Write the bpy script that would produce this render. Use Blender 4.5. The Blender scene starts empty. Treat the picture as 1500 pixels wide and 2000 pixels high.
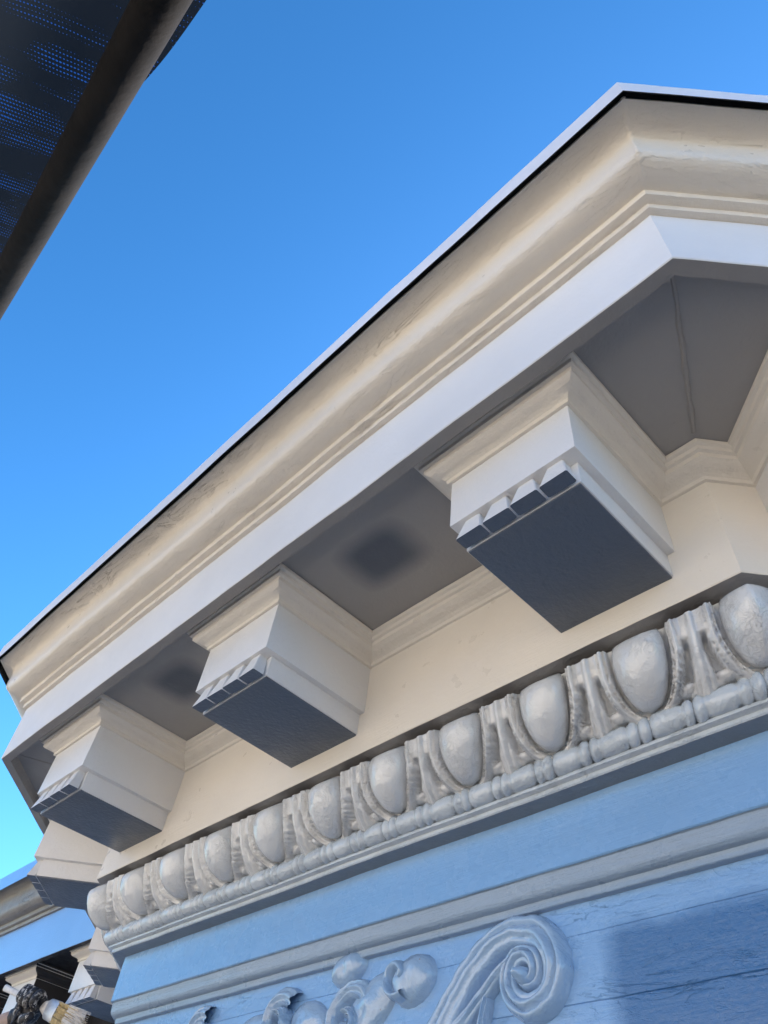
import bpy, bmesh, math, random
from mathutils import Vector, Matrix, noise
random.seed(7)
S = 0.6                       # metres per survey unit: every length below is a survey unit unless it ends in _m
sc = bpy.context.scene

# ------------------------------------------------------------------ camera
R = Matrix(((0.70595724, 0.70117738, 0.09987321),
            (-0.49826939, 0.59190551, -0.63354201),
            (-0.50334083, 0.39748981, 0.76723521)))       # rows: image right, image down, forward
F_PX = 1403.5
cam = bpy.data.cameras.new('camera'); cam_o = bpy.data.objects.new('camera', cam)
sc.collection.objects.link(cam_o)
mw = Matrix((R[0], -R[1], -R[2])).transposed().to_4x4()
cam_o.matrix_world = mw
cam.sensor_fit = 'VERTICAL'; cam.sensor_height = 24.0
cam.lens = 24.0 * F_PX / 2000.0
cam.clip_start = 0.02; cam.clip_end = 3000
sc.camera = cam_o

# ------------------------------------------------------------------ world, sun, exposure
SUN_EL, SUN_AZ = 31.0, -10.0
w = bpy.data.worlds.new('World'); sc.world = w; w.use_nodes = True
nt = w.node_tree; nt.nodes.clear()
wo = nt.nodes.new('ShaderNodeOutputWorld'); bg = nt.nodes.new('ShaderNodeBackground')
sky = nt.nodes.new('ShaderNodeTexSky'); sky.sky_type = 'NISHITA'; sky.sun_disc = False
sky.sun_elevation = math.radians(SUN_EL); sky.sun_rotation = math.radians(SUN_AZ)
sky.air_density = 1.0; sky.dust_density = 0.6; sky.ozone_density = 4.0; sky.altitude = 200
hs = nt.nodes.new('ShaderNodeHueSaturation'); hs.inputs['Saturation'].default_value = 1.17; hs.inputs['Hue'].default_value = .488
gm = nt.nodes.new('ShaderNodeGamma'); gm.inputs[1].default_value = 1.3
nt.links.new(sky.outputs[0], hs.inputs['Color']); nt.links.new(hs.outputs[0], gm.inputs[0]); nt.links.new(gm.outputs[0], bg.inputs[0])
bg.inputs[1].default_value = 0.125
nt.links.new(bg.outputs[0], wo.inputs[0])
sd = bpy.data.lights.new('sun', 'SUN'); sd.energy = 5.0; sd.angle = math.radians(0.5); sd.color = (1, 0.94, 0.85)
so = bpy.data.objects.new('sun', sd); sc.collection.objects.link(so)
el, az = math.radians(SUN_EL), math.radians(SUN_AZ)
to_sun = Vector((math.sin(az) * math.cos(el), math.cos(az) * math.cos(el), math.sin(el)))
so.rotation_euler = (-to_sun).to_track_quat('-Z', 'Y').to_euler()
so.location = (0, 0, 20)
sc.view_settings.view_transform = 'Standard'; sc.view_settings.look = 'None'
sc.view_settings.gamma = 1; sc.view_settings.use_curve_mapping = False
sc.view_settings.exposure = 1.1

# ------------------------------------------------------------------ node helpers
class NG:
    def __init__(s, name):
        s.m = bpy.data.materials.new(name); s.m.use_nodes = True
        s.t = s.m.node_tree; s.t.nodes.clear()
        s.out = s.t.nodes.new('ShaderNodeOutputMaterial')
        s.b = s.n('ShaderNodeBsdfPrincipled'); s.l(s.b.outputs[0], s.out.inputs[0])
    def n(s, k, **kw):
        o = s.t.nodes.new(k)
        for a, v in kw.items():
            if a.startswith('i_'):
                o.inputs[a[2:].replace('_', ' ')].default_value = v
            else: setattr(o, a, v)
        return o
    def l(s, a, b): s.t.links.new(a, b)
    def coord(s, which='Object', scale=(1, 1, 1), rot=(0, 0, 0)):
        tc = s.n('ShaderNodeTexCoord'); mp = s.n('ShaderNodeMapping')
        mp.inputs['Scale'].default_value = scale; mp.inputs['Rotation'].default_value = rot
        s.l(tc.outputs[which], mp.inputs[0]); return mp.outputs[0]
    def noise(s, vec, scale, detail=4, rough=.55, dist=0):
        o = s.n('ShaderNodeTexNoise'); o.inputs['Scale'].default_value = scale
        o.inputs['Detail'].default_value = detail; o.inputs['Roughness'].default_value = rough
        o.inputs['Distortion'].default_value = dist
        s.l(vec, o.inputs['Vector']); return o.outputs['Fac']
    def ramp(s, fac, pts, interp='LINEAR'):
        o = s.n('ShaderNodeValToRGB'); cr = o.color_ramp; cr.interpolation = interp
        while len(cr.elements) < len(pts): cr.elements.new(.5)
        for e, (p, c) in zip(cr.elements, pts):
            e.position = p; e.color = (c, c, c, 1) if isinstance(c, (int, float)) else (*c, 1)
        s.l(fac, o.inputs[0]); return o.outputs[0]
    def mix(s, fac, a, b, mode='MIX'):
        o = s.n('ShaderNodeMix', data_type='RGBA', blend_type=mode)
        for v, i in ((fac, 0), (a, 6), (b, 7)):
            if isinstance(v, (int, float)): o.inputs[i].default_value = v
            elif isinstance(v, tuple): o.inputs[i].default_value = (*v, 1)
            else: s.l(v, o.inputs[i])
        return o.outputs[2]
    def math(s, op, a, b=None, c=None):
        o = s.n('ShaderNodeMath', operation=op)
        for i, v in enumerate((a, b, c)):
            if v is None: continue
            if isinstance(v, (int, float)): o.inputs[i].default_value = v
            else: s.l(v, o.inputs[i])
        return o.outputs[0]
    def bump(s, h, dist, strength=1, prev=None):
        o = s.n('ShaderNodeBump'); o.inputs['Strength'].default_value = strength
        o.inputs['Distance'].default_value = dist
        s.l(h, o.inputs['Height'])
        if prev is not None: s.l(prev, o.inputs['Normal'])
        return o.outputs[0]

def paint(name, col, rough=.35, peel=.0006, grain=0.0, crack=0.0, lump=0.0, coat=0.0, dirt=.25, pits=0.0, masks=None, peel_scale=160, crinkle=0.0, keep=None):
    g = NG(name)
    ob = g.coord('Object'); uv = g.coord('UV', (1, 1, 1))
    # colour: faint mottling, dirt in specks, thin spots where the older grey paint shows
    big = g.noise(ob, 3.5, 3)
    c = g.mix(g.ramp(big, [(.3, 0), (.7, 1)]), tuple(v * .93 for v in col), tuple(min(1, v * 1.03) for v in col))
    gr_uv = g.coord('UV', (1.0, 7.0, 1))
    streak = g.noise(gr_uv, 22, 5, .6)
    c = g.mix(g.ramp(streak, [(.52, 0), (.75, dirt * .5)]), c, tuple(v * .82 for v in col))
    sp = g.noise(ob, 300, 2, .5)
    c = g.mix(g.ramp(sp, [(.74, 0), (.78, min(1, dirt * 2.5))]), c, (.22, .18, .14))
    if masks: c = masks(g, c)
    g.l(c, g.b.inputs['Base Color'])
    g.l(g.ramp(g.noise(ob, 30, 4), [(.3, rough * .8), (.7, min(1, rough * 1.3))]), g.b.inputs['Roughness'])
    g.b.inputs['Coat Weight'].default_value = coat; g.b.inputs['Coat Roughness'].default_value = .12
    nrm = None
    if lump: nrm = g.bump(g.noise(ob, 28, 4, .6, .4), lump, 1, nrm)
    if grain:
        gv = g.coord('UV', (1.0, 14.0, 1))
        nrm = g.bump(g.noise(gv, 18, 6, .7), grain, 1, nrm)
    if crack:
        cv = g.coord('UV', (1.0, 4.0, 1))
        n1 = g.noise(cv, 9, 6, .62, 1.2)
        if keep:      # old flaking sits on the upper and lower curves, the middle run was filled smooth
            tcv = g.n('ShaderNodeTexCoord'); sv = g.n('ShaderNodeSeparateXYZ'); g.l(tcv.outputs['UV'], sv.inputs[0])
            dv = g.math('DIVIDE', g.math('ABSOLUTE', g.math('SUBTRACT', sv.outputs[1], (keep[0] + keep[1]) / 2)), (keep[1] - keep[0]) / 2)
            kmask = g.math('MINIMUM', 1, g.math('MAXIMUM', 0, g.math('MULTIPLY', g.math('SUBTRACT', dv, 1), 3)))
        line = g.ramp(g.math('ABSOLUTE', g.math('SUBTRACT', n1, .5)), [(0.0, 1), (.012, 0)])
        msk = g.ramp(g.noise(cv, 4.0, 3), [(.44, 0), (.60, 1)])
        if keep: msk = g.math('MULTIPLY', msk, kmask)
        nrm = g.bump(g.math('MULTIPLY', line, msk), crack, 1, nrm)
        edge = g.ramp(g.noise(cv, 13, 5, .6, .6), [(.5, 0), (.515, 1)])
        if keep: edge = g.math('MULTIPLY', edge, kmask)
        nrm = g.bump(edge, crack * .35, 1, nrm)
    if crinkle:
        a_ = g.noise(ob, 75, 3, .6, 2.2); ln = g.ramp(g.math('ABSOLUTE', g.math('SUBTRACT', a_, .5)), [(0, 1), (.06, 0)])
        mk = g.ramp(g.noise(ob, 22, 3), [(.40, .1), (.58, 1)])
        nrm = g.bump(g.math('MULTIPLY', ln, mk), crinkle, 1, nrm)
    if pits:
        v = g.n('ShaderNodeTexVoronoi'); v.inputs['Scale'].default_value = 210; g.l(ob, v.inputs['Vector'])
        nrm = g.bump(g.ramp(v.outputs['Distance'], [(0, 0), (.5, 1)]), pits, 1, nrm)
    nrm = g.bump(g.noise(ob, peel_scale, 3, .6), peel, 1, nrm)
    g.l(nrm, g.b.inputs['Normal'])
    return g.m

def spot_mask(centres, half, soft, col):
    def f(g, c):
        tc = g.n('ShaderNodeTexCoord'); sx = g.n('ShaderNodeSeparateXYZ'); g.l(tc.outputs['Object'], sx.inputs[0])
        wob = g.math('MULTIPLY', g.math('SUBTRACT', g.noise(tc.outputs['Object'], 16, 3), .5), .035)
        for (cx, cy) in centres:
            dx = g.math('DIVIDE', g.math('ABSOLUTE', g.math('SUBTRACT', sx.outputs[0], cx * S)), half[0] * S)
            dy = g.math('DIVIDE', g.math('ABSOLUTE', g.math('SUBTRACT', sx.outputs[1], cy * S)), half[1] * S)
            d = g.math('ADD', g.math('POWER', g.math('ADD', g.math('POWER', dx, 4), g.math('POWER', dy, 4)), .25), g.math('MULTIPLY', wob, 6))
            c = g.mix(g.ramp(d, [(1 - soft, 1), (1 + soft if 1 + soft < 1 else 1.0, 0)], 'EASE') if False else g.math('SMOOTH_MIN', 1, g.math('MAXIMUM', 0, g.math('DIVIDE', g.math('SUBTRACT', 1 + soft, d), 2 * soft)), .2), c, col)
        return c
    return f

CREAM = (.76, .72, .66)
M = {}
M['cream'] = paint('cream_gloss_paint', CREAM, .32, .0005, grain=.0008, dirt=.08)
M['crown'] = paint('weathered_cream_paint', (.80, .745, .665), .34, .0013, grain=.0008, crack=.0007, lump=.0010, dirt=.06, peel_scale=95, keep=(.082, .122))
M['corona'] = paint('smooth_white_paint', (.75, .77, .81), .5, .0005, dirt=.03)
M['cap'] = paint('brushed_cream_paint', (.75, .715, .66), .33, .0010, grain=.0012, lump=.0022, dirt=.2)
M['modillion'] = paint('eggshell_cream_paint', (.74, .745, .76), .36, .0012, lump=.0008, dirt=.06, peel_scale=180)
M['egg'] = paint('thick_grey_white_paint', (.61, .64, .68), .20, .0006, lump=.0040, dirt=.04, coat=.8, peel_scale=140, crinkle=.0005)
M['bead'] = paint('thick_grey_paint', (.47, .54, .62), .22, .0006, lump=.0055, dirt=.04, coat=.8, peel_scale=140, crinkle=.0005)  # cool tint of the sky light mixed into the grey
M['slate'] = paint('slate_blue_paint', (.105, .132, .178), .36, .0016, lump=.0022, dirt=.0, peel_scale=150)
M['soffit'] = paint('mid_grey_paint', (.315, .31, .31), .45, .0008, lump=.0006, dirt=.05,
                    masks=spot_mask([(-.945, .76), (-1.785, .745)], (.092, .068), .38, (.095, .112, .145)))
M['groove'] = paint('dark_grey_paint', (.30, .29, .285), .5, .0010, lump=.002, dirt=.1)
M['metal'] = paint('white_coated_metal', (.80, .80, .84), .4, .0003, dirt=.05)
M['shade_black'] = paint('shaded_gap_black', (.012, .012, .013), .6, .001, lump=.003, dirt=.0)  # black stands for the shade in the gap under the drip edge

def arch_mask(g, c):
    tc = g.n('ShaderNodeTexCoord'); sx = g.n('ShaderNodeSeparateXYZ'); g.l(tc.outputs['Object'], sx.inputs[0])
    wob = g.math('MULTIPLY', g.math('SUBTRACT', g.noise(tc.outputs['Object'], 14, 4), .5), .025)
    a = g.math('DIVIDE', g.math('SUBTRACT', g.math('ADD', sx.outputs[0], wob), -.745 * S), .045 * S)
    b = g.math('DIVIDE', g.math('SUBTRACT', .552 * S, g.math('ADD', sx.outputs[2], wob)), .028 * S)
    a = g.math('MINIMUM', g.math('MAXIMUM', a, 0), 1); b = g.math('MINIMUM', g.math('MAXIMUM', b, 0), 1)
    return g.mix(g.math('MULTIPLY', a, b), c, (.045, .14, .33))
M['arch_sky_blue'] = paint('sky_tinted_gloss_paint', (.19, .365, .64), .26, .0004, grain=.0004, dirt=.06, coat=.4)  # lower boards, trim and carving: blue of the sky light put into the colour
M['panel_sky_blue'] = paint('sky_tinted_panel_paint', (.18, .35, .63), .28, .0007, grain=.0006, crack=.0003, dirt=.1, coat=.3, masks=arch_mask)
M['sky_tint_trim'] = paint('sky_tinted_trim_paint', (.25, .35, .49), .3, .0008, grain=.0020, lump=.0016, dirt=.15, coat=.3)
M['scroll'] = paint('sky_tinted_carved_paint', (.27, .41, .61), .22, .0008, lump=.005, dirt=.3, coat=.8)
M['far_dark'] = paint('shaded_far_black', (.018, .018, .022), .5, .001, dirt=0)  # deep shade of the far soffit and frieze put into the colour

def simple(name, col, rough=.6, noise_scale=20, var=.25, metallic=0, bump=.001):
    g = NG(name); ob = g.coord('Object')
    c = g.mix(g.ramp(g.noise(ob, noise_scale, 5), [(.3, 0), (.7, 1)]), tuple(v * (1 - var) for v in col), tuple(min(1, v * (1 + var)) for v in col))
    g.l(c, g.b.inputs['Base Color']); g.b.inputs['Roughness'].default_value = rough; g.b.inputs['Metallic'].default_value = metallic
    g.l(g.bump(g.noise(ob, noise_scale * 6, 4), bump), g.b.inputs['Normal'])
    return g.m
M['asphalt'] = simple('asphalt', (.06, .058, .055), .9, 3)
M['paving'] = simple('pale_paving', (.17, .15, .13), .9, 2)
M['stucco'] = simple('tan_bounce_stucco', (.74, .62, .49), .9, 2)
M['window'] = simple('window_glass', (.05, .06, .07), .1, 2)
M['roof'] = simple('roof_felt', (.12, .12, .12), .9, 8)
M['siding'] = simple('grey_siding', (.35, .38, .42), .6, 8)
M['tube'] = simple('weathered_steel', (.012, .009, .007), .85, 9, .55, 0.0, .0015)
M['tube'].node_tree.nodes['Principled BSDF'].inputs['Specular IOR Level'].default_value = .12
M['wood'] = simple('plank_wood', (.30, .22, .14), .8, 12)
M['skin'] = simple('skin', (.42, .30, .24), .55, 40, .15)
M['shirt'] = simple('grey_shirt', (.10, .10, .13), .9, 40, .2)
M['trousers'] = simple('white_work_trousers', (.45, .44, .42), .9, 30, .2)
M['hair'] = simple('dark_hair', (.03, .02, .015), .7, 60, .3)
M['bristle'] = simple('tan_bristle', (.50, .38, .18), .6, 60, .35)
M['wet_paint'] = simple('wet_cream_paint', (.70, .66, .60), .25, 60, .1)
M['handle'] = simple('painted_handle', (.62, .60, .57), .5, 60, .15)
M['ferrule'] = simple('metal_ferrule', (.45, .50, .56), .38, 30, .15, .4, .0005)

# ------------------------------------------------------------------ object helpers
C = sc.collection
def obj(name, bm_or_mesh, mats, parent=None, smooth=True, angle=35):
    if isinstance(bm_or_mesh, bmesh.types.BMesh):
        me = bpy.data.meshes.new(name)
        bmesh.ops.recalc_face_normals(bm_or_mesh, faces=bm_or_mesh.faces) if False else None
        bm_or_mesh.to_mesh(me); bm_or_mesh.free()
    else: me = bm_or_mesh
    if not isinstance(mats, (list, tuple)): mats = [mats]
    for m in mats: me.materials.append(m)
    o = bpy.data.objects.new(name, me); C.objects.link(o)
    if parent: o.parent = parent
    if smooth:
        me.shade_smooth()
        try: me.set_sharp_from_angle(angle=math.radians(angle))
        except Exception: pass
    return o
def empty(name, loc, label, cat, group=None):
    o = bpy.data.objects.new(name, None); C.objects.link(o); o.location = loc
    o['label'] = label; o['category'] = cat
    if group: o['group'] = group
    o.empty_display_size = .1
    return o
def P3(x, y, z): return Vector((x * S, y * S, z * S))

def wob(p):          # slow unevenness of old joinery, a few tenths of a millimetre to 1.5 mm
    q = p * 5.0
    a = noise.noise_vector(q) * .0017 + noise.noise_vector(p * 22.0) * .0005
    return p + a

def miter_dirs(path):
    n = len(path); dirs = []
    for i in range(n - 1):
        d = (path[i + 1] - path[i]).normalized(); dirs.append(d)
    out = []
    for i in range(n):
        if i == 0: d0 = d1 = dirs[0]
        elif i == n - 1: d0 = d1 = dirs[-1]
        else: d0, d1 = dirs[i - 1], dirs[i]
        n0 = Vector((d0.y, -d0.x)); n1 = Vector((d1.y, -d1.x))
        b = (n0 + n1).normalized(); out.append(b / max(.2, b.dot(n0)))
    return out
def sweep(path, prof, step=.03, wobble=True, matidx=None, cap=False, bm=None):
    """path: plan points (units); prof: (offset outwards, z). Mitred sweep with UV = (run, girth) in metres."""
    own = bm is None
    if own: bm = bmesh.new()
    uvl = bm.loops.layers.uv.verify()
    path = [Vector(p) for p in path]; md = miter_dirs(path)
    g = [0]
    for a, b in zip(prof, prof[1:]): g.append(g[-1] + math.hypot(b[0] - a[0], b[1] - a[1]))
    run = 0
    for i in range(len(path) - 1):
        L = (path[i + 1] - path[i]).length; k = max(1, int(L / step))
        rows = []
        for j in range(k + 1):
            t = j / k; row = []
            for (o, z) in prof:
                a = path[i] + md[i] * o; b = path[i + 1] + md[i + 1] * o
                q = a.lerp(b, t); p = P3(q.x, q.y, z)
                if wobble: p = wob(p)
                row.append(bm.verts.new(p))
            rows.append((row, run + L * t))
        for (r0, s0), (r1, s1) in zip(rows, rows[1:]):
            for a in range(len(prof) - 1):
                f = bm.faces.new((r0[a], r1[a], r1[a + 1], r0[a + 1]))
                if matidx: f.material_index = matidx[a]
                for lp, (u, v) in zip(f.loops, ((s0, g[a]), (s1, g[a]), (s1, g[a + 1]), (s0, g[a + 1]))):
                    lp[uvl].uv = (u * S, v * S)
        if cap and i == 0: bm.faces.new(rows[0][0])
        if cap and i == len(path) - 2: bm.faces.new(list(reversed(rows[-1][0])))
        run += L
    bmesh.ops.remove_doubles(bm, verts=bm.verts, dist=.00001)
    return bm
def curve_pts(p0, p1, p2, p3, n=8):
    r = []
    for i in range(n + 1):
        t = i / n; a, b, c, d = (1 - t) ** 3, 3 * t * (1 - t) ** 2, 3 * t * t * (1 - t), t ** 3
        r.append((a * p0[0] + b * p1[0] + c * p2[0] + d * p3[0], a * p0[1] + b * p1[1] + c * p2[1] + d * p3[1]))
    return r
def rounded(prof, r=.0016):
    """ease every sharp arris of a profile with a tiny chamfer so edges catch light"""
    out = [prof[0]]
    for a, b, c in zip(prof, prof[1:], prof[2:]):
        A, B, D = Vector(a), Vector(b), Vector(c)
        u = A - B; v = D - B
        if u.length < 3 * r or v.length < 3 * r or abs(u.normalized().dot(v.normalized())) > .9: out.append(b); continue
        out.append(tuple(B + u.normalized() * r)); m = (B + u.normalized() * r * .3 + v.normalized() * r * .3); out.append(tuple(m)); out.append(tuple(B + v.normalized() * r))
    out.append(prof[-1]); return out
def box_bm(bm, x0, x1, y0, y1, z0, z1, M4=None, bev=0):
    vs = [Vector((x, y, z)) for x in (x0, x1) for y in (y0, y1) for z in (z0, z1)]
    if M4: vs = [M4 @ v for v in vs]
    v = [bm.verts.new(q) for q in vs]
    fs = [bm.faces.new([v[i] for i in f]) for f in ((0, 1, 3, 2), (4, 6, 7, 5), (0, 4, 5, 1), (2, 3, 7, 6), (0, 2, 6, 4), (1, 5, 7, 3))]
    if bev:
        es = set(e for f in fs for e in f.edges)
        bmesh.ops.bevel(bm, geom=list(es), offset=bev, segments=2, affect='EDGES', profile=.6)
    return fs

# ------------------------------------------------------------------ plan of the bay
XL, XR, YF = -2.477, -.243, 1.0
TL, TR = math.radians(43), math.radians(48)
LEN = 1.54
dL = Vector((math.cos(TL), -math.sin(TL))); dR = Vector((math.cos(TR), math.sin(TR)))
A0 = Vector((XL, YF)) - dL * (LEN + .25); A3 = Vector((XR, YF)) + dR * LEN
BAY = [A0, Vector((XL, YF)), Vector((XR, YF)), A3]
BAYX = BAY + [A3 + Vector((1.2, 0.0))]
YW = 2.08     # frieze plane of the recessed main wall on the left

house = empty('house', (-1.36 * S, 1.0 * S, -7.0), 'cream and slate painted wooden house with a heavily moulded cornice round its projecting bay', 'house')
house_inv = Matrix.Translation(-house.location)
def part(name, bm, mats, parent=house, label=None, **k):
    o = obj(name, bm, mats, parent, **k)
    if parent is house: o.location = -house.location
    if label: o['label'] = label
    return o

# core that keeps light out: the bay and the main wall behind it
def prism(plan, z0, z1):
    bm = bmesh.new(); n = len(plan)
    lo = [bm.verts.new(P3(p.x, p.y, z0)) for p in plan]; hi = [bm.verts.new(P3(p.x, p.y, z1)) for p in plan]
    for i in range(n): bm.faces.new((lo[i], lo[(i + 1) % n], hi[(i + 1) % n], hi[i]))
    bm.faces.new(hi); bm.faces.new(list(reversed(lo)))
    bmesh.ops.recalc_face_normals(bm, faces=bm.faces)
    return bm
def bay_plan(out, back):
    md = miter_dirs(BAY); p = [q + m * out for q, m in zip(BAY, md)]
    return [p[0], p[1], p[2], p[3], Vector((p[3].x, back)), Vector((p[0].x, back))]
part('wall', prism(bay_plan(-.26, YW + .6), -7.0 / S, 1.60), M['siding'], smooth=False)
part('wall', prism([Vector((-14, YW + .26)), Vector((9, YW + .26)), Vector((9, 13)), Vector((-14, 13))], -7.0 / S, 1.60), M['siding'], smooth=False)
part('roof', prism(bay_plan(.588, YW + .6), 1.6310, 1.641), M['roof'], smooth=False)
part('roof', prism([Vector((-14, YW - .56)), Vector((9, YW - .56)), Vector((9, 13)), Vector((-14, 13))], 1.70, 1.715), M['roof'], smooth=False)

# ------------------------------------------------------------------ crown, corona, soffit, frieze
crown = [(.430, 1.4535), (.4500, 1.4535), (.4510, 1.4700), (.4690, 1.4710), (.4705, 1.4890)]
crown += curve_pts((.4740, 1.4905), (.510, 1.492), (.5340, 1.500), (.5355, 1.5260), 10)
crown += curve_pts((.5385, 1.5760), (.540, 1.596), (.562, 1.6075), (.5960, 1.6090), 10)
crown += [(.5990, 1.6095), (.6000, 1.6160), (.5800, 1.6165)]
cm = part('crown_moulding', sweep(BAYX, rounded(crown)), M['crown'], label='weathered cream crown moulding under the metal drip edge of the bay')
part('drip_gap_shade', sweep(BAYX, [(.560, 1.6170), (.5985, 1.6172), (.6120, 1.6300), (.575, 1.6310)], .05), M['shade_black'])  # dark strip standing for the shaded gap behind the drip
drip = [(.6120, 1.6320), (.6122, 1.5980), (.6145, 1.5970), (.6160, 1.6700), (.6130, 1.6720), (.40, 1.682)]
part('drip_edge', sweep(BAYX, drip, .05, matidx=[1, 1, 0, 0, 0]), [M['metal'], M['shade_black']])
corona = [(.395, 1.290), (.399, 1.2530), (.4280, 1.2515), (.4300, 1.2535), (.4360, 1.4535), (.43, 1.456)]
part('corona', sweep(BAYX, corona, matidx=[1, 1, 0, 0, 0]), [M['corona'], M['groove']])
soff = part('soffit', sweep(BAYX, [(-.08, 1.284), (.10, 1.284), (.25, 1.2842), (.402, 1.2838)], .03), M['soffit'])
frz = [(-.0900, .9640), (-.0020, .9615), (0, .9640), (0, 1.10), (0, 1.245)]
part('frieze', sweep(BAYX, frz, matidx=[1, 0, 0, 0]), [M['cream'], M['groove']])

bed = [(-.002, 1.2205), (.0070, 1.2210), (.0080, 1.2310)] + curve_pts((.0110, 1.2325), (.016, 1.240), (.030, 1.238), (.0410, 1.2490), 6) + \
      [(.0425, 1.2500), (.0430, 1.2610), (.0510, 1.2625), (.0520, 1.2720), (.0600, 1.2740), (.0610, 1.2830)]
part('bed_moulding', sweep(BAYX, rounded(bed, .001), .02), M['cap'])
# lumpy filler down the mitre of the crown moulding at each corner
for i in (1, 2):
    mdc = miter_dirs(BAYX)[i]; cc = crown[4:]; bm = bmesh.new(); prev = None
    fine = []
    for a, b in zip(cc, cc[1:]):
        for k in range(4): fine.append((a[0] + (b[0] - a[0]) * k / 4, a[1] + (b[1] - a[1]) * k / 4))
    sdv = Vector((-mdc.y, mdc.x)).normalized()
    for j, (o_, z_) in enumerate(fine[:-3]):
        nz = noise.noise(Vector((j * .21, i * 3, 0))); n2 = noise.noise(Vector((j * .5, i * 3, 7)))
        wv = .0042 * (1 + .9 * nz); hh = .0016 + .0018 * max(0, n2); q = BAYX[i] + mdc * o_
        row = [bm.verts.new(wob(P3(*(q + sdv * (s_ * wv + .002 * nz) + mdc * (h_ * hh - .0012)), z_ - .3 * h_ * hh))) for s_, h_ in ((-1.3, 0), (-.5, 1), (.5, 1), (1.3, 0))]
        if prev:
            for c_ in range(3): bm.faces.new((prev[c_], row[c_], row[c_ + 1], prev[c_ + 1]))
        prev = row
    obj('mitre_filler', bm, M['crown'], cm)
# raised seam where the soffit boards meet at each corner of the bay
md = miter_dirs(BAYX)
for i in (1, 2):
    bm = bmesh.new(); a = BAYX[i] + md[i] * .075; b = BAYX[i] + md[i] * .39; k = 26; prev = None
    sd_ = Vector((-(b - a).y, (b - a).x)).normalized()
    for j in range(k + 1):
        q = a.lerp(b, j / k); wv = .0055 * (1 + .7 * noise.noise(Vector((j * .4, i, 0)))); off = .002 * noise.noise(Vector((j * .3, 5 + i, 0)))
        row = [bm.verts.new(P3(q.x + sd_.x * (off + s_ * wv), q.y + sd_.y * (off + s_ * wv), 1.2835 - h_)) for s_, h_ in ((-1, -.001), (-.4, .0030), (.4, .0030), (1, -.001))]
        if prev:
            for c_ in range(3): bm.faces.new((prev[c_], row[c_], row[c_ + 1], prev[c_ + 1]))
        prev = row
    o = obj('seam', bm, M['groove'], soff)

# ------------------------------------------------------------------ modillions
def modillion_parts(root, far=False):
    """local metres: x along the wall, -y outwards, origin on the frieze plane at z=0 (world height kept)"""
    def loc(bm, name, m, parent=root, ang=30):
        o = obj(name, bm, m, parent, angle=ang); return o
    def sub(bm, n=1): bmesh.ops.subdivide_edges(bm, edges=bm.edges, cuts=n, use_grid_fill=True)
    # upper block
    bm = bmesh.new(); box_bm(bm, -.147 * S, .147 * S, -.328 * S, .01 * S, 1.083 * S, 1.2835 * S, bev=.0011); loc(bm, 'block', M['modillion'])
    # lower tier
    bm = bmesh.new(); box_bm(bm, -.130 * S, .130 * S, -.296 * S, .01 * S, 1.0262 * S, 1.0835 * S, bev=.0009); loc(bm, 'lower_block', M['modillion'])
    # underside panel
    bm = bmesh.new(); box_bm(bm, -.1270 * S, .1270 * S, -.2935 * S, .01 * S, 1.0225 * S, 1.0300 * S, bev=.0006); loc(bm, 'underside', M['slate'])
    # four drops along the front, wider at their feet, dark underneath
    for i in range(4):
        cx = (-.096 + .064 * i); bm = bmesh.new()
        b_, t_ = .0300, .0175
        lo = [(-b_, -.3010), (b_, -.3010), (b_, -.3320), (-b_, -.3320)]
        hi = [(-t_, -.2950), (t_, -.2950), (t_, -.3180), (-t_, -.3180)]
        jit = lambda: random.uniform(-.0012, .0012)
        L = [bm.verts.new(P3(cx + x + jit(), y + jit(), 1.0255)) for x, y in lo]; H = [bm.verts.new(P3(cx + x + jit(), y, 1.0845)) for x, y in hi]
        for j in range(4): bm.faces.new((L[j], L[(j + 1) % 4], H[(j + 1) % 4], H[j]))
        fl = bm.faces.new(list(reversed(L))); bm.faces.new(H)
        bmesh.ops.recalc_face_normals(bm, faces=bm.faces)
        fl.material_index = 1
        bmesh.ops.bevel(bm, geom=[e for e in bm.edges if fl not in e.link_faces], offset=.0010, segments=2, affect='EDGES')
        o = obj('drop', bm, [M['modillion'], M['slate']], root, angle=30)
    # cap moulding round three sides
    path = [Vector((-.147, .01)), Vector((-.147, -.328)), Vector((.147, -.328)), Vector((.147, .01))]
    # outward must be away from the block: path left->front->right has outward on its right side
    capo = [(o_, z_) for o_, z_ in rounded(bed, .001)]
    bm = sweep(path, capo, .02, wobble=False)
    loc(bm, 'cap_moulding', M['cap'])

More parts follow.
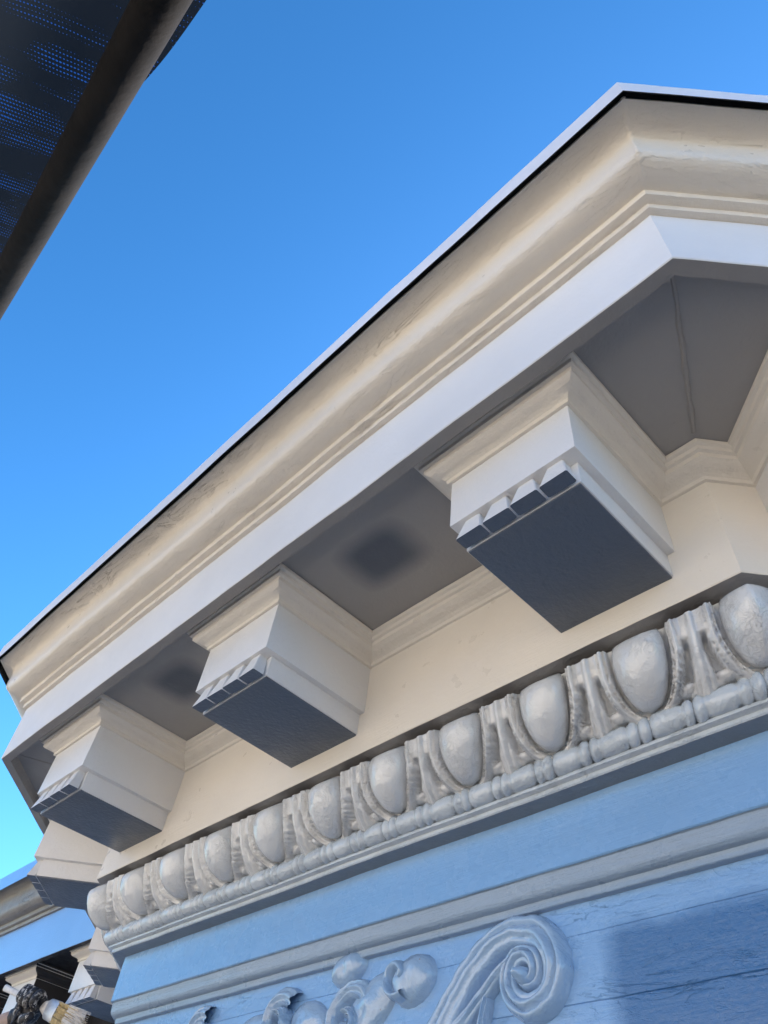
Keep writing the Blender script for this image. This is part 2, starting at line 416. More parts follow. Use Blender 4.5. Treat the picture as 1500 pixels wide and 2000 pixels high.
def place(root, q, ang):
    root.location = Vector((q.x * S, q.y * S, 0)) - (house.location if root.parent else Vector())
    root.rotation_euler = (0, 0, ang)
spots = []
for d in (.33, 1.21): spots.append((Vector((XL, YF)) - dL * d, -TL))
for x in (-2.253, -1.365, -.490): spots.append((Vector((x, YF)), 0))
for d in (.247, 1.10): spots.append((Vector((XR, YF)) + dR * d, TR))
FAR = [(-4.00, 0), (-4.77, 0), (-5.55, 0), (-6.33, 0)]
for x, a in FAR: spots.append((Vector((x, YW)), 0))
proto = bpy.data.objects.new('modillion', None); C.objects.link(proto); proto.parent = house; proto.empty_display_size = .1
modillion_parts(proto)
kids = list(proto.children)
side_shade = {}; M['side_shade'] = paint('shaded_side_brown', (.035, .032, .032), .5, .0008, dirt=0)  # right faces of the far modillions darkened to stand for shade
for i, (q, a) in enumerate(spots):
    if i == 0: r = proto
    else:
        r = bpy.data.objects.new('modillion', None); C.objects.link(r); r.parent = house; r.empty_display_size = .1
        for ch in kids:
            c = ch.copy(); C.objects.link(c); c.parent = r
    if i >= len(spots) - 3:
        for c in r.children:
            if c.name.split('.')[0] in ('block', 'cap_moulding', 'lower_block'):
                if not side_shade.get(c.name.split('.')[0]):
                    me = c.data.copy(); me.materials.append(M['side_shade']); k_ = len(me.materials) - 1
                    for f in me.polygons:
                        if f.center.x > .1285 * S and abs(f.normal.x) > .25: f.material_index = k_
                    side_shade[c.name.split('.')[0]] = me
                c.data = side_shade[c.name.split('.')[0]]
    place(r, q, a)
    r.location.z += random.uniform(-.0012, .0012)

# ------------------------------------------------------------------ egg and dart
EG = .2233
def smooth(a, b, x):
    t = max(0, min(1, (x - a) / (b - a))); return t * t * (3 - 2 * t)
def band_h(u, t):
    """u in -.5..+.5 of one unit centred on the egg; t 0 top .. 1 bottom of the band (girth .160). returns height in units"""
    x = abs(u) * EG; y = t * .160
    h = 0.0
    # egg outline (U shape): half width as function of y
    def hw(y, extra):
        yc, bl = .036, .104 + extra * .8
        a = .0560 + extra
        if y <= yc: return a
        k = (y - yc) / bl
        return a * math.sqrt(max(0, 1 - k * k)) if k < 1 else -1
    # husk: two ridges round the egg
    w0, w1 = hw(y, .006), hw(y, .0345)
    if w1 > 0 and x < w1:
        if w0 > 0 and x < w0:
            h = max(h, .006)
        else:
            lo = max(w0, 0) if w0 > 0 else 0
            if w0 <= 0:
                yb0 = 0
                # radial parameter near the bottom
                k0 = 0
            # parametric ring coordinate r 0..1
            lo_e, hi_e = .006, .0345
            for _ in range(7):
                mid = (lo_e + hi_e) / 2; wm = hw(y, mid)
                if wm > 0 and x < wm: hi_e = mid
                else: lo_e = mid
            r = (lo_e - .006) / .0285
            ridge = .041 * (1 - .40 * abs(2 * r - 1) ** 2.2)
            ridge -= .0110 * math.exp(-((r - .33) / .06) ** 2) + .0080 * math.exp(-((r - .70) / .06) ** 2)
            ridge *= smooth(0, .10, r) * smooth(1, .88, r) if True else 1
            ridge += .0018 * math.sin(y * 900) * (1 if .05 < r < .28 else .25)
            h = max(h, ridge * (1 - .35 * smooth(.10, .155, y)))
    wt = hw(y, .028)
    if x > wt > 0: h = max(h, .029 * smooth(.060, .040, y))
    # dart between the husks
    xd = EG / 2 - x
    wd = .0175 - .003 * smooth(0, .07, y) + .006 * smooth(.07, .13, y) - .014 * smooth(.138, .16, y)
    if xd < wd:
        h = max(h, (.038 - .008 * smooth(.1, .16, y)) * (1 - (xd / wd) ** 4 * .5 - .22 * math.exp(-((xd - .009) / .003) ** 2)) * smooth(.162, .150, y))
    # little curled leaves at the foot of the dart
    cx_, cy_ = .038, .126
    d = math.hypot((xd - cx_) / .020, (y - cy_ - .25 * (xd - cx_)) / .0125)
    if d < 1: h = max(h, .022 * math.sqrt(1 - d * d) + .002)
    d = math.hypot((xd - .024) / .016, (y - .134) / .010)
    if d < 1: h = max(h, .018 * math.sqrt(1 - d * d))
    return h
B_TOP, B_BOT = Vector((-.0480, .9600)), Vector((-.1180, .8200))   # (offset, z) of the band's ground at top and bottom
def band_point(face, s, t, h):
    """face: (origin, dir, length). returns metres"""
    base = B_TOP.lerp(B_BOT, t); axis = (B_BOT - B_TOP).normalized()
    bow = .014 * math.sin(math.pi * min(1, t * 1.0)) + .006 * smooth(1.0, .0, t)
    nrm = Vector((-axis.y, axis.x)) * -1
    if nrm.x < 0: nrm = -nrm
    q = base + nrm * (h + bow)
    org, d, L, th0, th1 = face
    s2 = s + (-q.x) * (math.tan(th0 / 2) * (1 - s / L) - math.tan(th1 / 2) * (s / L)) * (1.0)
    n = Vector((d.y, -d.x))
    p = org + d * s2 + n * q.x
    return wob(P3(p.x, p.y, q.y))
faces = [(Vector((XL, YF)) - dL * LEN, dL, LEN, 0.0, TL), (Vector((XL, YF)), Vector((1, 0)), XR - XL, TL, TR), (Vector((XR, YF)), dR, LEN, TR, 0.0)]
ed = part('egg_and_dart_moulding', (lambda: (lambda bm: bm)(bmesh.new()))(), M['egg'], label='thickly painted grey white egg and dart band under the cream frieze')
bm = bmesh.new(); uvl = bm.loops.layers.uv.verify()
NT = 56
for fi, face in enumerate(faces):
    L = face[2]
    nu = 10 if fi == 1 else 7
    pitch = L / nu
    cols = nu * 60
    prev = None
    for i in range(cols + 1):
        s = L * i / cols
        u = s / pitch if fi != 0 else (L - s) / pitch
        u = u - round(u)
        col = []
        for j in range(NT + 1):
            t = j / NT; h = band_h(u, t)
            h += .0014 * noise.noise(Vector((s * 60, t * 9, fi))) + .0008 * noise.noise(Vector((s * 140, t * 22, fi + 4)))
            col.append(bm.verts.new(band_point(face, s, t, h)))
        if prev:
            for j in range(NT):
                f = bm.faces.new((prev[j], prev[j + 1], col[j + 1], col[j]))
                for lp in f.loops: lp[uvl].uv = (lp.vert.co.x, lp.vert.co.z)
        prev = col
bm.normal_update()
bm.to_mesh(ed.data); bm.free(); ed.data.shade_smooth(); ed.data.flip_normals()
def make_egg(face, s, half=None):
    bm = bmesh.new(); nr, nc = 20, 22
    rows = []
    for i in range(nr + 1):
        t = i / nr; row = []
        y = t * .140
        if y <= .036: a = .0560 * (1 - .12 * (1 - y / .036) ** 2)
        else: a = .0560 * math.sqrt(max(0, 1 - ((y - .036) / .104) ** 2))
        for j in range(nc + 1):
            v = -1 + 2 * j / nc
            x = a * math.sin(v * math.pi / 2)
            dome = (.050 if y <= .036 else .050 * math.sqrt(max(0, 1 - ((y - .036) / .104) ** 2.2)) ** .8) * math.cos(v * math.pi / 2) ** .75
            if y < .022: dome *= math.sqrt(max(0.0, 1 - ((.022 - y) / .022) ** 2)) * .55 + .45
            h = .011 + dome + .0011 * noise.noise(Vector((x * 60 + s * 31, y * 60, 3))) + .0006 * noise.noise(Vector((x * 170 + s * 31, y * 170, 3)))
            ss = s + x; fc = face
            L = face[2]
            if half is not None and (ss < 0 or ss > L):
                nf = half
                ss2 = ss - L if ss > L else nf[2] + ss
                row.append(bm.verts.new(band_point(nf, ss2, y / .160, h)))
            else: row.append(bm.verts.new(band_point(fc, ss, y / .160, h)))
        rows.append(row)
    for a, b in zip(rows, rows[1:]):
        for j in range(nc): bm.faces.new((a[j], b[j], b[j + 1], a[j + 1]))
    bm.faces.new(rows[0])
    bmesh.ops.remove_doubles(bm, verts=bm.verts, dist=.00002)
    bmesh.ops.recalc_face_normals(bm, faces=bm.faces)
    return bm
for fi, face in enumerate(faces):
    nu = 10 if fi == 1 else 7; p = face[2] / nu
    for k in range(0, nu + 1):
        if fi == 0 and (k == nu or k < 2): continue
        if fi == 2 and (k == 0 or k > 5): continue
        half = None
        if fi == 1 and k == 0: half = faces[0]
        if fi == 1 and k == nu: half = faces[2]
        o = obj('egg', make_egg(face, p * k, half), M['egg'], ed, angle=60)

# ------------------------------------------------------------------ bead and reel, architrave
under = [(-.085, .8390), (-.1125, .8330), (-.1150, .8250), (-.1190, .7900), (-.1060, .7870), (-.1060, .7800), (-.1170, .7785), (-.1185, .7775), (-.1185, .7705), (-.1210, .7680), (-.1640, .7660)]
M['lip'] = paint('grey_blue_underside_paint', (.20, .235, .28), .35, .0008, lump=.002, dirt=.05)
ur = rounded(under, .0012)
part('astragal_fillets', sweep(BAYX, ur, .02, matidx=[0] * (len(ur) - 2) + [1]), [M['bead'], M['lip']])
def bead_bm(face, phase):
    org, d, L, th0, th1 = face; bm = bmesh.new(); n = Vector((d.y, -d.x)); uvl = bm.loops.layers.uv.verify()
    k = int(L / .0042); prev = None; NA = 14
    off, zc, r0 = -.1060, .8100, .0238
    for i in range(k + 1):
        s = L * i / k
        u = (s / (EG / 2) + phase + .045 * noise.noise(Vector((s * 9, 2, 0)))) % 1.0          # one long bead and two thin reels per half unit
        if u < .58: r = r0 * (1 - .26 * abs((u - .29) / .29) ** 8)
        elif u < .79: r = r0 * (.72 + .34 * math.sqrt(max(0, 1 - ((u - .685) / .10) ** 2)))
        else: r = r0 * (.72 + .36 * math.sqrt(max(0, 1 - ((u - .895) / .10) ** 2)))
        r *= 1 + .05 * noise.noise(Vector((s * 25, 0, 0)))
        ring = []
        for j in range(NA + 1):
            a = -math.pi * .62 + j / NA * math.pi * 1.24
            rr = r * (1 + .05 * noise.noise(Vector((s * 55, a * 3, 1))) + .03 * noise.noise(Vector((s * 150, a * 6, 7))))
            q = off + rr * math.cos(a); z = zc + rr * math.sin(a)
            s2 = s + (-q) * (math.tan(th0 / 2) * (1 - s / L) - math.tan(th1 / 2) * (s / L))
            p = org + d * s2 + n * q
            ring.append(bm.verts.new(wob(P3(p.x, p.y, z))))
        if prev:
            for j in range(NA):
                f = bm.faces.new((prev[j], ring[j], ring[j + 1], prev[j + 1]))
                for lp in f.loops: lp[uvl].uv = (lp.vert.co.x, lp.vert.co.z)
        prev = ring
    return bm
for fi, face in enumerate(faces):
    part('bead_and_reel', bead_bm(face, (0, .1, .3)[fi]), M['bead'], angle=60)
BAYW = BAYX
part('upper_architrave', sweep(BAYW, [(-.1600, .7700), (-.1612, .7650), (-.1612, .70), (-.1612, .6480), (-.1640, .6455), (-.1700, .6450)], .03), M['arch_sky_blue'])
arch = [(-.1640, .6450), (-.1685, .6440), (-.1690, .6330)] + curve_pts((-.1695, .6320), (-.1700, .616), (-.173, .6105), (-.1890, .6085), 8) + \
       [(-.1895, .6060), (-.1900, .5960), (-.1915, .5945), (-.2060, .5935), (-.21, .5935)]
part('architrave_moulding', sweep(BAYW, rounded(arch, .001), .02), M['sky_tint_trim'])
part('lower_architrave', sweep(BAYW, [(-.2050, .5950), (-.2060, .58), (-.2060, .544), (-.2075, .5430), (-.2060, .5420), (-.2060, .4400), (-.2080, .4388), (-.2060, .4375), (-.2060, .2), (-.2060, -.2)], .03), M['panel_sky_blue'])
part('lower_wall', sweep(BAYW, [(-.20, -.2), (-.20, -1.2), (-.20, -3)], .2), M['siding'])

# ------------------------------------------------------------------ carved scroll on the architrave
YP = 1.2060
def ribbon(bm, pts, widths, heights, y0=YP, prof=None, seg=10):
    """carved strand following pts (x,z) on the panel; cross section is a dome with optional grooves"""
    n = len(pts); prev = None
    for i in range(n):
        a = Vector(pts[max(0, i - 1)]); b = Vector(pts[min(n - 1, i + 1)]); tdir = (b - a).normalized(); nn = Vector((-tdir.y, tdir.x))
        row = []
        for j in range(seg + 1):
            v = -1 + 2 * j / seg
            hh = heights[i] * (max(0, 1 - v * v) ** .5)
            if prof: hh *= prof(v)
            q = Vector(pts[i]) + nn * v * widths[i]
            nz = .0035 * noise.noise(Vector((q.x * 30, q.y * 30, 2))) + .0018 * noise.noise(Vector((q.x * 80, q.y * 80, 5)))
            row.append(bm.verts.new(P3(q.x + nz * .6, y0 + .002 - hh * (1 + .15 * noise.noise(Vector((q.x * 20, q.y * 20, 8)))) - nz, q.y + nz * .6)))
        if prev:
            for j in range(seg): bm.faces.new((prev[j], prev[j + 1], row[j + 1], row[j]))
        prev = row
def spiral(cx, cz, r0, r1, a0, a1, n=60, e=1.0):
    return [(cx + (r0 + (r1 - r0) * (i / n) ** e) * math.cos(a0 + (a1 - a0) * i / n), cz + (r0 + (r1 - r0) * (i / n) ** e) * math.sin(a0 + (a1 - a0) * i / n)) for i in range(n + 1)]
def dome(bm, cx, cz, rx, rz, h, rot=0, n=18, m=8):
    prev = None
    for i in range(m + 1):
        r = i / m; ring = []
        for j in range(n):
            a = 2 * math.pi * j / n
            x = rx * r * math.cos(a); z = rz * r * math.sin(a)
            hh = h * math.sqrt(max(0, 1 - r * r)); hh *= 1 + .22 * noise.noise(Vector((x * 30 + cx * 9, z * 30, 0))) + .10 * noise.noise(Vector((x * 80 + cx * 9, z * 80, 0)))
            c_, s_ = math.cos(rot), math.sin(rot)
            ring.append(bm.verts.new(P3(cx + x * c_ - z * s_, YP + .003 - hh, cz + x * s_ + z * c_)))
        if prev:
            for j in range(n): bm.faces.new((prev[j], prev[(j + 1) % n], ring[(j + 1) % n], ring[j]))
        prev = ring
groove = lambda v: 1 - .35 * math.exp(-((v - .25) / .16) ** 2) - .22 * math.exp(-((v + .45) / .14) ** 2)
sr = bpy.data.objects.new('scroll_ornament', None); C.objects.link(sr); sr.parent = house; sr.location = -house.location; sr['label'] = 'carved volute and leaf scroll on the lower board, tinted blue for sky light'
def sp_(name, bm):
    bmesh.ops.remove_doubles(bm, verts=bm.verts, dist=.00005)
    bmesh.ops.recalc_face_normals(bm, faces=bm.faces)
    o = obj(name, bm, M['scroll'], sr, angle=70)
    return o
# volute: stem rises from lower left, wraps clockwise into an eye
bm = bmesh.new()
q0, q1, q2, q3 = (-1.17, .36), (-1.09, .43), (-1.02, .575), (-.895, .570)
stem = curve_pts(q0, q1, q2, q3, 22)
sp = spiral(-.885, .492, .074, .012, math.radians(88), math.radians(88 - 560), 90, .85)
x0, z0 = stem[-1]; x1, z1 = sp[0]
join = []
pts = stem[:-1] + join + sp
n = len(pts)
ribbon(bm, pts, [.034 - .020 * (i / n) for i in range(n)], [.026 + .014 * math.sin(min(1, i / 40) * 1.57) for i in range(n)], prof=groove, seg=14)
sp_('volute', bm)
bm = bmesh.new(); dome(bm, -.885, .485, .019, .019, .058); sp_('volute_eye', bm)
bm = bmesh.new()
ribbon(bm, [(-1.13 + .0165 * i, .35 + .016 * i - .0002 * i * i) for i in range(14)], [.020 - .0009 * i for i in range(14)], [.035] * 14, prof=groove); sp_('stem_leaf', bm)
bm = bmesh.new()
ribbon(bm, [(-1.02 + .004 * i, .33 + .014 * i) for i in range(11)], [.017 - .001 * i for i in range(11)], [.030] * 11, prof=groove); sp_('stem_leaf', bm)
# curled bud left of the volute
bm = bmesh.new(); dome(bm, -1.180, .530, .062, .048, .040, .3); sp_('bud', bm)
bm = bmesh.new(); s1 = spiral(-1.205, .535, .040, .010, math.radians(-60), math.radians(-60 - 330), 36); ribbon(bm, s1, [.011] * 37, [.046] * 37); sp_('bud_curl', bm)
bm = bmesh.new(); dome(bm, -1.385, .582, .058, .035, .034, .2); sp_('bud', bm)
# leaves further left
for (cx, cz, r, a0) in ((-1.36, .475, .070, 20), (-1.60, .505, .055, 40), (-1.93, .515, .048, 60)):
    bm = bmesh.new(); s1 = spiral(cx, cz, r, .014, math.radians(a0), math.radians(a0 + 430), 60)
    ribbon(bm, s1, [.024 - .012 * i / 60 for i in range(61)], [.030 + .012 * i / 60 for i in range(61)], prof=groove, seg=12); sp_('leaf_scroll', bm)
for (cx, cz, rx, rz, h, rt) in ((-1.30, .50, .09, .05, .028, .6), (-1.50, .49, .07, .05, .026, -.3), (-1.72, .50, .08, .035, .022, .2), (-1.45, .43, .10, .05, .03, .4)):
    bm = bmesh.new(); dome(bm, cx, cz, rx, rz, h, rt); sp_('leaf', bm)

# ------------------------------------------------------------------ recessed main wall on the left (same order of mouldings)
FP = [Vector((-14.0, YW)), Vector((-3.3, YW))]
def stretch(prof):      # the main cornice is a little deeper in height than the bay's
    out = []
    for o, z in prof:
        out.append((o, 1.252 + (z - 1.252) * 1.20))
    return out
M['far_corona'] = paint('sky_reflection_blue', (.22, .39, .70), .2, .0004, grain=.0006, dirt=.05, coat=.5)  # blue sky reflection put into the base colour
M['far_crown_shade'] = paint('shaded_crown_grey', (.22, .215, .205), .4, .0008, lump=.002, crack=.001, dirt=.2)  # grey darkened to carry the shade on the far crown
part('crown_moulding', sweep(FP, rounded(stretch(crown)), .06), M['far_crown_shade'], label='main wall crown moulding, lower left, behind the bay')
part('drip_gap_shade', sweep(FP, stretch([(.560, 1.6170), (.600, 1.6172), (.6015, 1.6265), (.575, 1.6300)]), .2), M['shade_black'])
part('drip_edge', sweep(FP, stretch(drip), .2, matidx=[1, 1, 0, 0, 0]), [M['far_corona'], M['shade_black']])
part('corona', sweep(FP, stretch(corona), .1, matidx=[1, 1, 0, 0, 0]), [M['far_corona'], M['shade_black']])
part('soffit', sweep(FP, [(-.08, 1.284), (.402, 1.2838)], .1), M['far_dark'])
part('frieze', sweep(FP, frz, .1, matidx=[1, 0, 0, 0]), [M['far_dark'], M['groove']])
part('bed_moulding', sweep(FP, rounded(bed, .001), .06), M['groove'])
part('upper_architrave', sweep(FP, [(-.09, .97), (-.10, .9), (-.1612, .70), (-.1612, .2), (-.1612, -1)], .3), M['arch_sky_blue'])

# ------------------------------------------------------------------ scaffold tube with debris netting
def ray(px, py):
    v = Vector(((px - 750) / F_PX, (py - 1000) / F_PX, 1.0)); return R.transposed() @ v
T0 = ray(315, 0) * 1.228; T1 = ray(32, 510) * 2.02
tdir = (T1 - T0).normalized(); Ta = T0 - tdir * 1.1; Tb = T1 + tdir * 1.6
def tube_bm(a, b, r_m, seg=28, rings=24, amp=.0006):
    bm = bmesh.new(); d = (b - a).normalized(); u = d.orthogonal().normalized(); v = d.cross(u); prev = None
    for i in range(rings + 1):
        c = a.lerp(b, i / rings); ring = [bm.verts.new(c * S + (u * math.cos(2 * math.pi * j / seg) + v * math.sin(2 * math.pi * j / seg)) * r_m) for j in range(seg)]
        if prev:
            for j in range(seg): bm.faces.new((prev[j], prev[(j + 1) % seg], ring[(j + 1) % seg], ring[j]))
        else: bm.faces.new(list(reversed(ring)))
        prev = ring
    bm.faces.new(prev); return bm
t = obj('scaffold_tube', tube_bm(Ta, Tb, .02415), M['tube'], angle=50)
t['label'] = 'dark weathered steel scaffold tube slanting across the upper left corner'; t['category'] = 'scaffold tube'

g = NG('debris_netting_mesh'); g.t.nodes.remove(g.b)
uv = g.coord('UV', rot=(0, 0, math.radians(116))); sx = g.n('ShaderNodeSeparateXYZ'); g.l(uv, sx.inputs[0])
wobn = g.math('MULTIPLY', g.noise(uv, 30, 2), .004)
rows_ = g.math('SINE', g.math('MULTIPLY', g.math('ADD', sx.outputs[1], wobn), 2 * math.pi / .0072))
colsn = g.math('SINE', g.math('MULTIPLY', sx.outputs[0], 2 * math.pi / .0040))
hole = g.math('ADD', g.math('MULTIPLY', rows_, .72), g.math('MULTIPLY', colsn, .28))
stre = g.n('ShaderNodeMapping'); stre.inputs['Scale'].default_value = (.8, 2.6, 1); g.l(uv, stre.inputs[0])
patch = g.ramp(g.noise(stre.outputs[0], 9, 4, .62), [(.47, 1.0), (.70, .36)])
thr = g.math('GREATER_THAN', hole, patch)
dif = g.n('ShaderNodeBsdfDiffuse'); dif.inputs[0].default_value = (.022, .026, .028, 1)
trl = g.n('ShaderNodeBsdfTranslucent'); trl.inputs[0].default_value = (.020, .024, .030, 1)
ms = g.n('ShaderNodeMixShader'); ms.inputs[0].default_value = .45; g.l(dif.outputs[0], ms.inputs[1]); g.l(trl.outputs[0], ms.inputs[2])
tr = g.n('ShaderNodeBsdfTransparent'); tr.inputs[0].default_value = (.30, .36, .60, 1)
m2 = g.n('ShaderNodeMixShader'); g.l(thr, m2.inputs[0]); g.l(ms.outputs[0], m2.inputs[1]); g.l(tr.outputs[0], m2.inputs[2]); g.l(m2.outputs[0], g.out.inputs[0])
M['net'] = g.m
# the net is laced over the far side of the tube and hangs away to the upper left
view = ((T0 + T1) / 2).normalized()
side = view.cross(tdir).normalized()
if (R @ side).x > 0: side = -side           # points to the left of the picture
bm = bmesh.new(); uvl = bm.loops.layers.uv.verify(); NU, NV = 150, 90
Ltot = (Tb - Ta).length; grid = []
for i in range(NU + 1):
    a = i / NU; base = Ta + tdir * (Ltot * a); row = []
    # free edge of the net: bulges out past the tube near its upper end
    s_on = (base - T0).dot(tdir)
    edge = .072 * smooth(.55, -.25, s_on) + .008 * math.sin(s_on * 9)
    for j in range(NV + 1):
        b = j / NV; wd = -edge + b * 1.15
        fold = .035 * math.sin(wd * 16 + 1.5 * math.sin(a * 7) + a * 5) * smooth(0, .3, b) + .02 * noise.noise(Vector((a * 9, wd * 5, 0)))
        p = base + side * wd + view * (.060 + .12 * b + fold)
        row.append((bm.verts.new(p * S), Ltot * a * S, (wd + edge) * S))
    grid.append(row)
for r0, r1 in zip(grid, grid[1:]):
    for j in range(NV):
        q = (r0[j], r1[j], r1[j + 1], r0[j + 1]); f = bm.faces.new([k[0] for k in q])
        for lp, k in zip(f.loops, q): lp[uvl].uv = (k[1], k[2])
nn = obj('debris_netting', bm, M['net']); nn['label'] = 'black debris netting laced behind the scaffold tube, sky showing through'; nn['category'] = 'netting'

# ------------------------------------------------------------------ painter with brush
def skin_obj(name, chains, mat, parent=None, sub=2):
    """chains: list of lists of (Vector_m, radius_m); a chain may start with an int index into the first chain"""
    me = bpy.data.meshes.new(name); verts = []; edges = []; rad = []
    for ch in chains:
        prev = None
        for it in ch:
            if isinstance(it, int): prev = it; continue
            verts.append(it[0]); rad.append(it[1]); idx = len(verts) - 1
            if prev is not None: edges.append((prev, idx))
            prev = idx
    me.from_pydata(verts, edges, []); o = bpy.data.objects.new(name, me); C.objects.link(o)
    sk = o.modifiers.new('skin', 'SKIN'); sk.use_smooth_shade = True
    for v, r in zip(me.skin_vertices[0].data, rad): v.radius = (r, r) if not isinstance(r, tuple) else r
    me.skin_vertices[0].data[0].use_root = True
    sb = o.modifiers.new('sub', 'SUBSURF'); sb.levels = sub; sb.render_levels = sub
    me.materials.append(mat)
    if parent: o.parent = parent
    return o
def U(px, py, y):      # point in metres seen at (px,py), at wall depth y
    r = ray(px, py); return r * (y / r.y) * S
wrist = U(34, 1988, 1.62); knk = U(66, 1962, 1.64); hand_c = U(48, 1975, 1.63)
elbow = wrist + Vector((-.20, -.10, -.10)); shoulder = elbow + Vector((-.22, -.12, -.13))
Vv = Vector
neck = shoulder + Vv((-.17, .02, .06)); pelvis = neck + Vv((0, 0, -.56)); head = neck + Vv((.02, .02, .17))
sh2 = neck + Vv((-.17, -.02, -.06)); el2 = sh2 + Vv((-.05, .05, -.27)); wr2 = el2 + Vv((.08, .16, -.16))
hipL, hipR = pelvis + Vv((.10, 0, -.04)), pelvis + Vv((-.10, 0, -.04))
knL, knR = hipL + Vv((.03, .04, -.42)), hipR + Vv((-.03, .02, -.42))
anL, anR = knL + Vv((0, -.03, -.42)), knR + Vv((0, -.03, -.42))
chains = [[(pelvis, .13), (pelvis + Vv((0, 0, .18)), .125), (pelvis + Vv((0, 0, .38)), .145), (neck + Vv((0, 0, -.07)), .11), (neck, .058), (neck + Vv((.008, .008, .07)), .055),
           (head + Vv((0, 0, -.03)), .078), (head + Vv((0, 0, .05)), .088), (head + Vv((0, 0, .10)), .06)],
          [3, (shoulder, .060), (shoulder.lerp(elbow, .5), .050), (elbow, .042), (elbow.lerp(wrist, .4), .042), (wrist.lerp(elbow, .12), .030), (wrist, .027)],
          [3, (sh2, .060), (el2, .042), (wr2, .027), (wr2 + Vv((.03, .05, -.05)), .032)],
          [0, (hipL, .085), (knL, .060), (anL, .042), (anL + Vv((.02, .13, -.05)), .035)],
          [0, (hipR, .085), (knR, .060), (anR, .042), (anR + Vv((-.02, .13, -.05)), .035)]]
person = empty('person', (anL + anR) / 2 + Vv((0, 0, -.09)), 'painter reaching in from the left edge, black paint-splashed glove gripping a brush', 'person')
def pk(o): o.parent = person; o.location = -person.location; return o
pk(skin_obj('body', chains, M['skin']))
pk(skin_obj('shirt', [[(pelvis + Vv((0, 0, .02)), .142), (pelvis + Vv((0, 0, .20)), .140), (pelvis + Vv((0, 0, .38)), .158), (neck + Vv((0, 0, -.06)), .118)],
                      [3, (shoulder, .072), (shoulder.lerp(elbow, .55), .060)], [3, (sh2, .072), (sh2.lerp(el2, .55), .060)]], M['shirt']))
pk(skin_obj('trousers', [[(pelvis + Vv((0, 0, .04)), .146), (pelvis + Vv((0, 0, -.03)), .14)], [1, (hipL, .098), (knL, .074), (anL, .062)], [1, (hipR, .098), (knR, .074), (anR, .062)]], M['trousers']))
pk(skin_obj('hair', [[(head + Vv((-.01, -.02, .02)), .085), (head + Vv((0, -.01, .075)), .088), (head + Vv((0, -.01, .115)), .060)]], M['hair']))
face_dir = Vv((.35, .94, .1)).normalized(); fs = face_dir.cross(Vv((0, 0, 1))).normalized()
pk(skin_obj('nose', [[(head + face_dir * .085 + Vv((0, 0, .03)), .009), (head + face_dir * .102 + Vv((0, 0, .0)), .012)]], M['skin'], sub=1))
for s_ in (-1, 1):
    pk(skin_obj('ear', [[(head + fs * .088 * s_ + Vv((0, 0, .035)), .013), (head + fs * .090 * s_ + Vv((0, 0, .0)), .012)]], M['skin'], sub=1))
    pk(skin_obj('eye', [[(head + face_dir * .082 + fs * .032 * s_ + Vv((0, 0, .032)), .008), (head + face_dir * .084 + fs * .032 * s_ + Vv((0, 0, .030)), .008)]], M['hair'], sub=1))
# glove: black, splashed with white paint
g = NG('splashed_glove'); ob = g.coord('Object')
c = g.mix(g.ramp(g.noise(ob, 70, 5, .65, .5), [(.53, 0), (.57, 1)]), (.012, .013, .018), (.55, .53, .50))
c = g.mix(g.ramp(g.noise(ob, 9, 2), [(.45, 0), (.55, .85)]), c, (.014, .015, .02))
g.l(c, g.b.inputs['Base Color']); g.b.inputs['Roughness'].default_value = .55
g.l(g.bump(g.noise(ob, 160, 4), .0015), g.b.inputs['Normal']); M['glove'] = g.m
# brush axis: handle end upper left, bristles right
be = U(10, 1929, 1.60); bt = U(152, 1998, 1.70)
bd = (bt - be).normalized()
Lb = (bt - be).length
up = Vv((0, 0, 1)); up = (up - bd * up.dot(bd)).normalized(); out = bd.cross(up).normalized()
if out.y > 0: out = -out           # towards the camera side
grip = be + bd * (Lb * .50)
w2g = wrist
palm_c = grip + out * -.0 + up * -.030
chains = [[(w2g, .036), (w2g.lerp(palm_c, .45), .044), (w2g.lerp(palm_c, .85) , .048)]]
gl = [chains[0]]
for k in range(4):
    base = w2g.lerp(grip, .80) + up * (.024) + bd * (.030 - .0) * 0 + bd * (-.040 + .027 * k) + out * .004
    ln = (.9, 1.0, .97, .8)[k]
    k1 = base + out * .028 * ln + up * .012
    k2 = k1 + out * .014 * ln - up * .034 * ln + bd * .004
    k3 = k2 - out * .020 * ln - up * .014 * ln + bd * .004
    gl.append([2, (base, .0150), (base.lerp(k1, .5), .0150), (k1, .0146), (k1.lerp(k2, .5), .0142), (k2, .0138), (k3, .0120)])
tb = w2g.lerp(palm_c, .7) - up * .010 + out * .012
gl.append([1, (tb, .018), (tb + bd * .036 + out * .014, .016), (tb + bd * .068 + up * .018 + out * .012, .0135)])
pk(skin_obj('glove', gl, M['glove'], sub=2))
pk(skin_obj('glove_cuff', [[(wrist.lerp(elbow, .10), .033), (wrist, .032), (w2g.lerp(palm_c, .3), .033)]], M['glove'], sub=1))

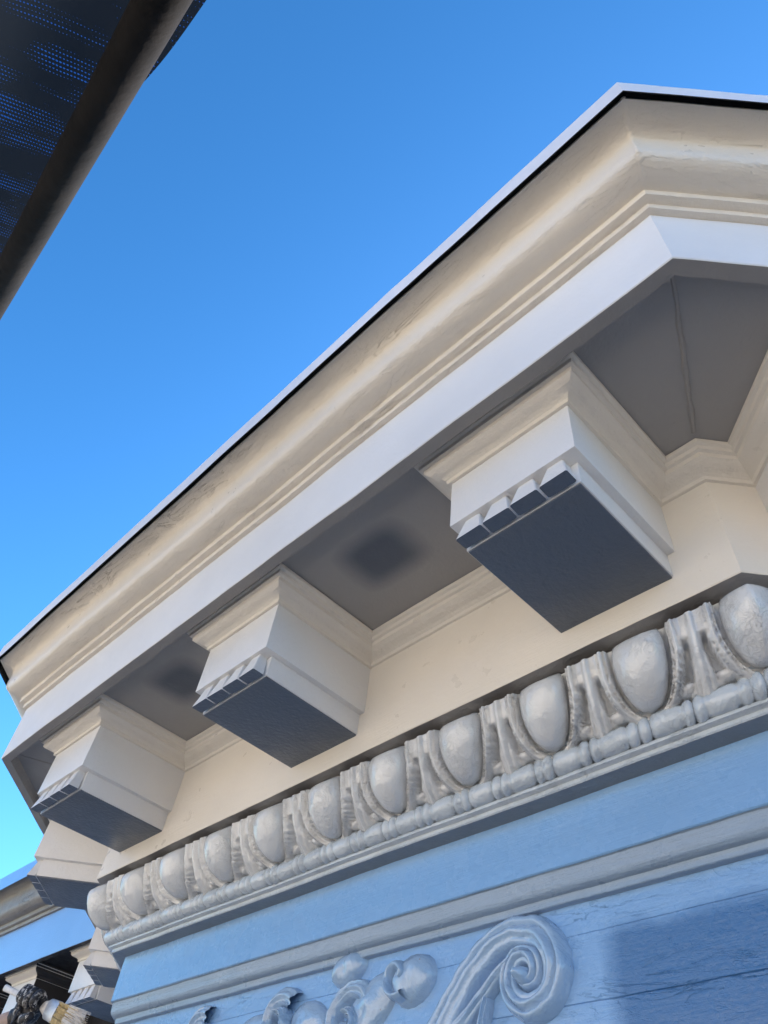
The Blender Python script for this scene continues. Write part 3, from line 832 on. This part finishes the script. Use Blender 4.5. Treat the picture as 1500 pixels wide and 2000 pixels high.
brush = empty('paint_brush', be, 'paint brush with pale handle and tan bristles in the gloved hand', 'paint brush')
def bk(o): o.parent = brush; o.location = -brush.location; return o
def loft(sections, seg=16):
    """sections: (t along the brush in m, half width, half thickness)"""
    bm = bmesh.new(); prev = None
    for (t_, a, b) in sections:
        c = be + bd * t_; ring = []
        for j in range(seg):
            th = 2 * math.pi * j / seg; cx_, sx_ = math.cos(th), math.sin(th)
            e = lambda v: math.copysign(abs(v) ** .75, v)
            ring.append(bm.verts.new(c + up * (a * e(cx_)) + out * (b * e(sx_))))
        if prev:
            for j in range(seg): bm.faces.new((prev[j], prev[(j + 1) % seg], ring[(j + 1) % seg], ring[j]))
        else: bm.faces.new(list(reversed(ring)))
        prev = ring
    bm.faces.new(prev); bmesh.ops.recalc_face_normals(bm, faces=bm.faces); return bm
bk(obj('handle', loft([(0, .006, .005), (.006, .010, .008), (.03, .0095, .008), (Lb * .30, .008, .007), (Lb * .56, .012, .009), (Lb * .64, .022, .010)]), M['handle']))
bk(obj('ferrule', loft([(Lb * .635, .0245, .0105), (Lb * .64, .026, .0115), (Lb * .745, .0275, .0115), (Lb * .75, .0265, .0105)]), M['ferrule']))
def strands(n, t0, t1, w0, w1):
    bm = bmesh.new()
    for k in range(n):
        a = random.uniform(-1, 1); b = random.uniform(-1, 1)
        s0_ = be + bd * (Lb * t0) + up * a * w0 + out * b * .009
        s1_ = be + bd * (Lb * (t1 + random.uniform(-.05, .04))) + up * (a * w1 + random.uniform(-.004, .004)) + out * b * .008 - up * .004
        u_ = up * .0012; v_ = out * .0012
        q0 = [bm.verts.new(s0_ + u_), bm.verts.new(s0_ - u_ * .5 + v_), bm.verts.new(s0_ - u_ * .5 - v_)]; q1 = [bm.verts.new(s1_ + u_ * .6), bm.verts.new(s1_ - u_ * .3 + v_ * .6), bm.verts.new(s1_ - u_ * .3 - v_ * .6)]
        for j in range(3): bm.faces.new((q0[j], q0[(j + 1) % 3], q1[(j + 1) % 3], q1[j]))
    return bm
bk(obj('bristles', strands(260, .74, .93, .0255, .030), M['bristle'], smooth=False))
bk(obj('bristle_tips', strands(200, .86, 1.03, .029, .034), M['wet_paint'], smooth=False))

# plank under the painter
deck_z = min(anL.z, anR.z) - .09
deck = empty('scaffold_deck', (person.location.x, person.location.y, deck_z - .05), 'timber scaffold deck the painter stands on beside the wall', 'scaffold deck')
for k in range(3):
    bm = bmesh.new(); x0 = person.location.x
    box_bm(bm, -1.1, .7, -.33 + .225 * k, -.115 + .225 * k, .012, .05, bev=.004); o = obj('plank', bm, M['wood'], deck, angle=30)
for sx_ in (-.9, .5):
    bm = tube_bm(Vector((sx_, -.5, -.013)) / S, Vector((sx_, .45, -.013)) / S, .02415, rings=2); obj('ledger_tube', bm, M['tube'], deck, angle=50)
    for yy in (-.45,):
        bm = tube_bm(Vector((sx_, yy - .05, -7 - deck_z + .05)) / S, Vector((sx_, yy - .05, 1.0)) / S, .02415, rings=2); obj('standard_tube', bm, M['tube'], deck, angle=50)

# ------------------------------------------------------------------ ground, and a street side added behind the camera to bounce sunlight
def plane(name, x0, x1, y0, y1, z, m):
    bm = bmesh.new(); bm.faces.new([bm.verts.new(v) for v in ((x0, y0, z), (x1, y0, z), (x1, y1, z), (x0, y1, z))]); o = obj(name, bm, m, smooth=False); o['kind'] = 'structure'; return o
plane('ground', -1500, 1500, -1500, 1500, -7.02, M['paving'])
plane('road', -1500, 1500, -11.5, -5.5, -7.0, M['asphalt'])
opp = empty('building', (0, -14.5, -7.0), 'unseen tan stucco building added behind the camera to bounce warm light', 'building')
bm = bmesh.new(); box_bm(bm, -22, 22, -10, 0, 0, 11.5); obj('wall', bm, M['stucco'], opp, smooth=False)
bm = bmesh.new(); box_bm(bm, -22.3, 22.3, -10.3, .35, 11.5, 12.0); obj('roof', bm, M['stucco'], opp, smooth=False)
for i in range(9):
    for j in range(3):
        bm = bmesh.new(); x = -19 + i * 4.6; z = 1.2 + j * 3.5; box_bm(bm, x, x + 1.3, -.05, .04, z, z + 1.9); wn = obj('window', bm, M['window'], opp, smooth=False)  # windows of the added unseen building
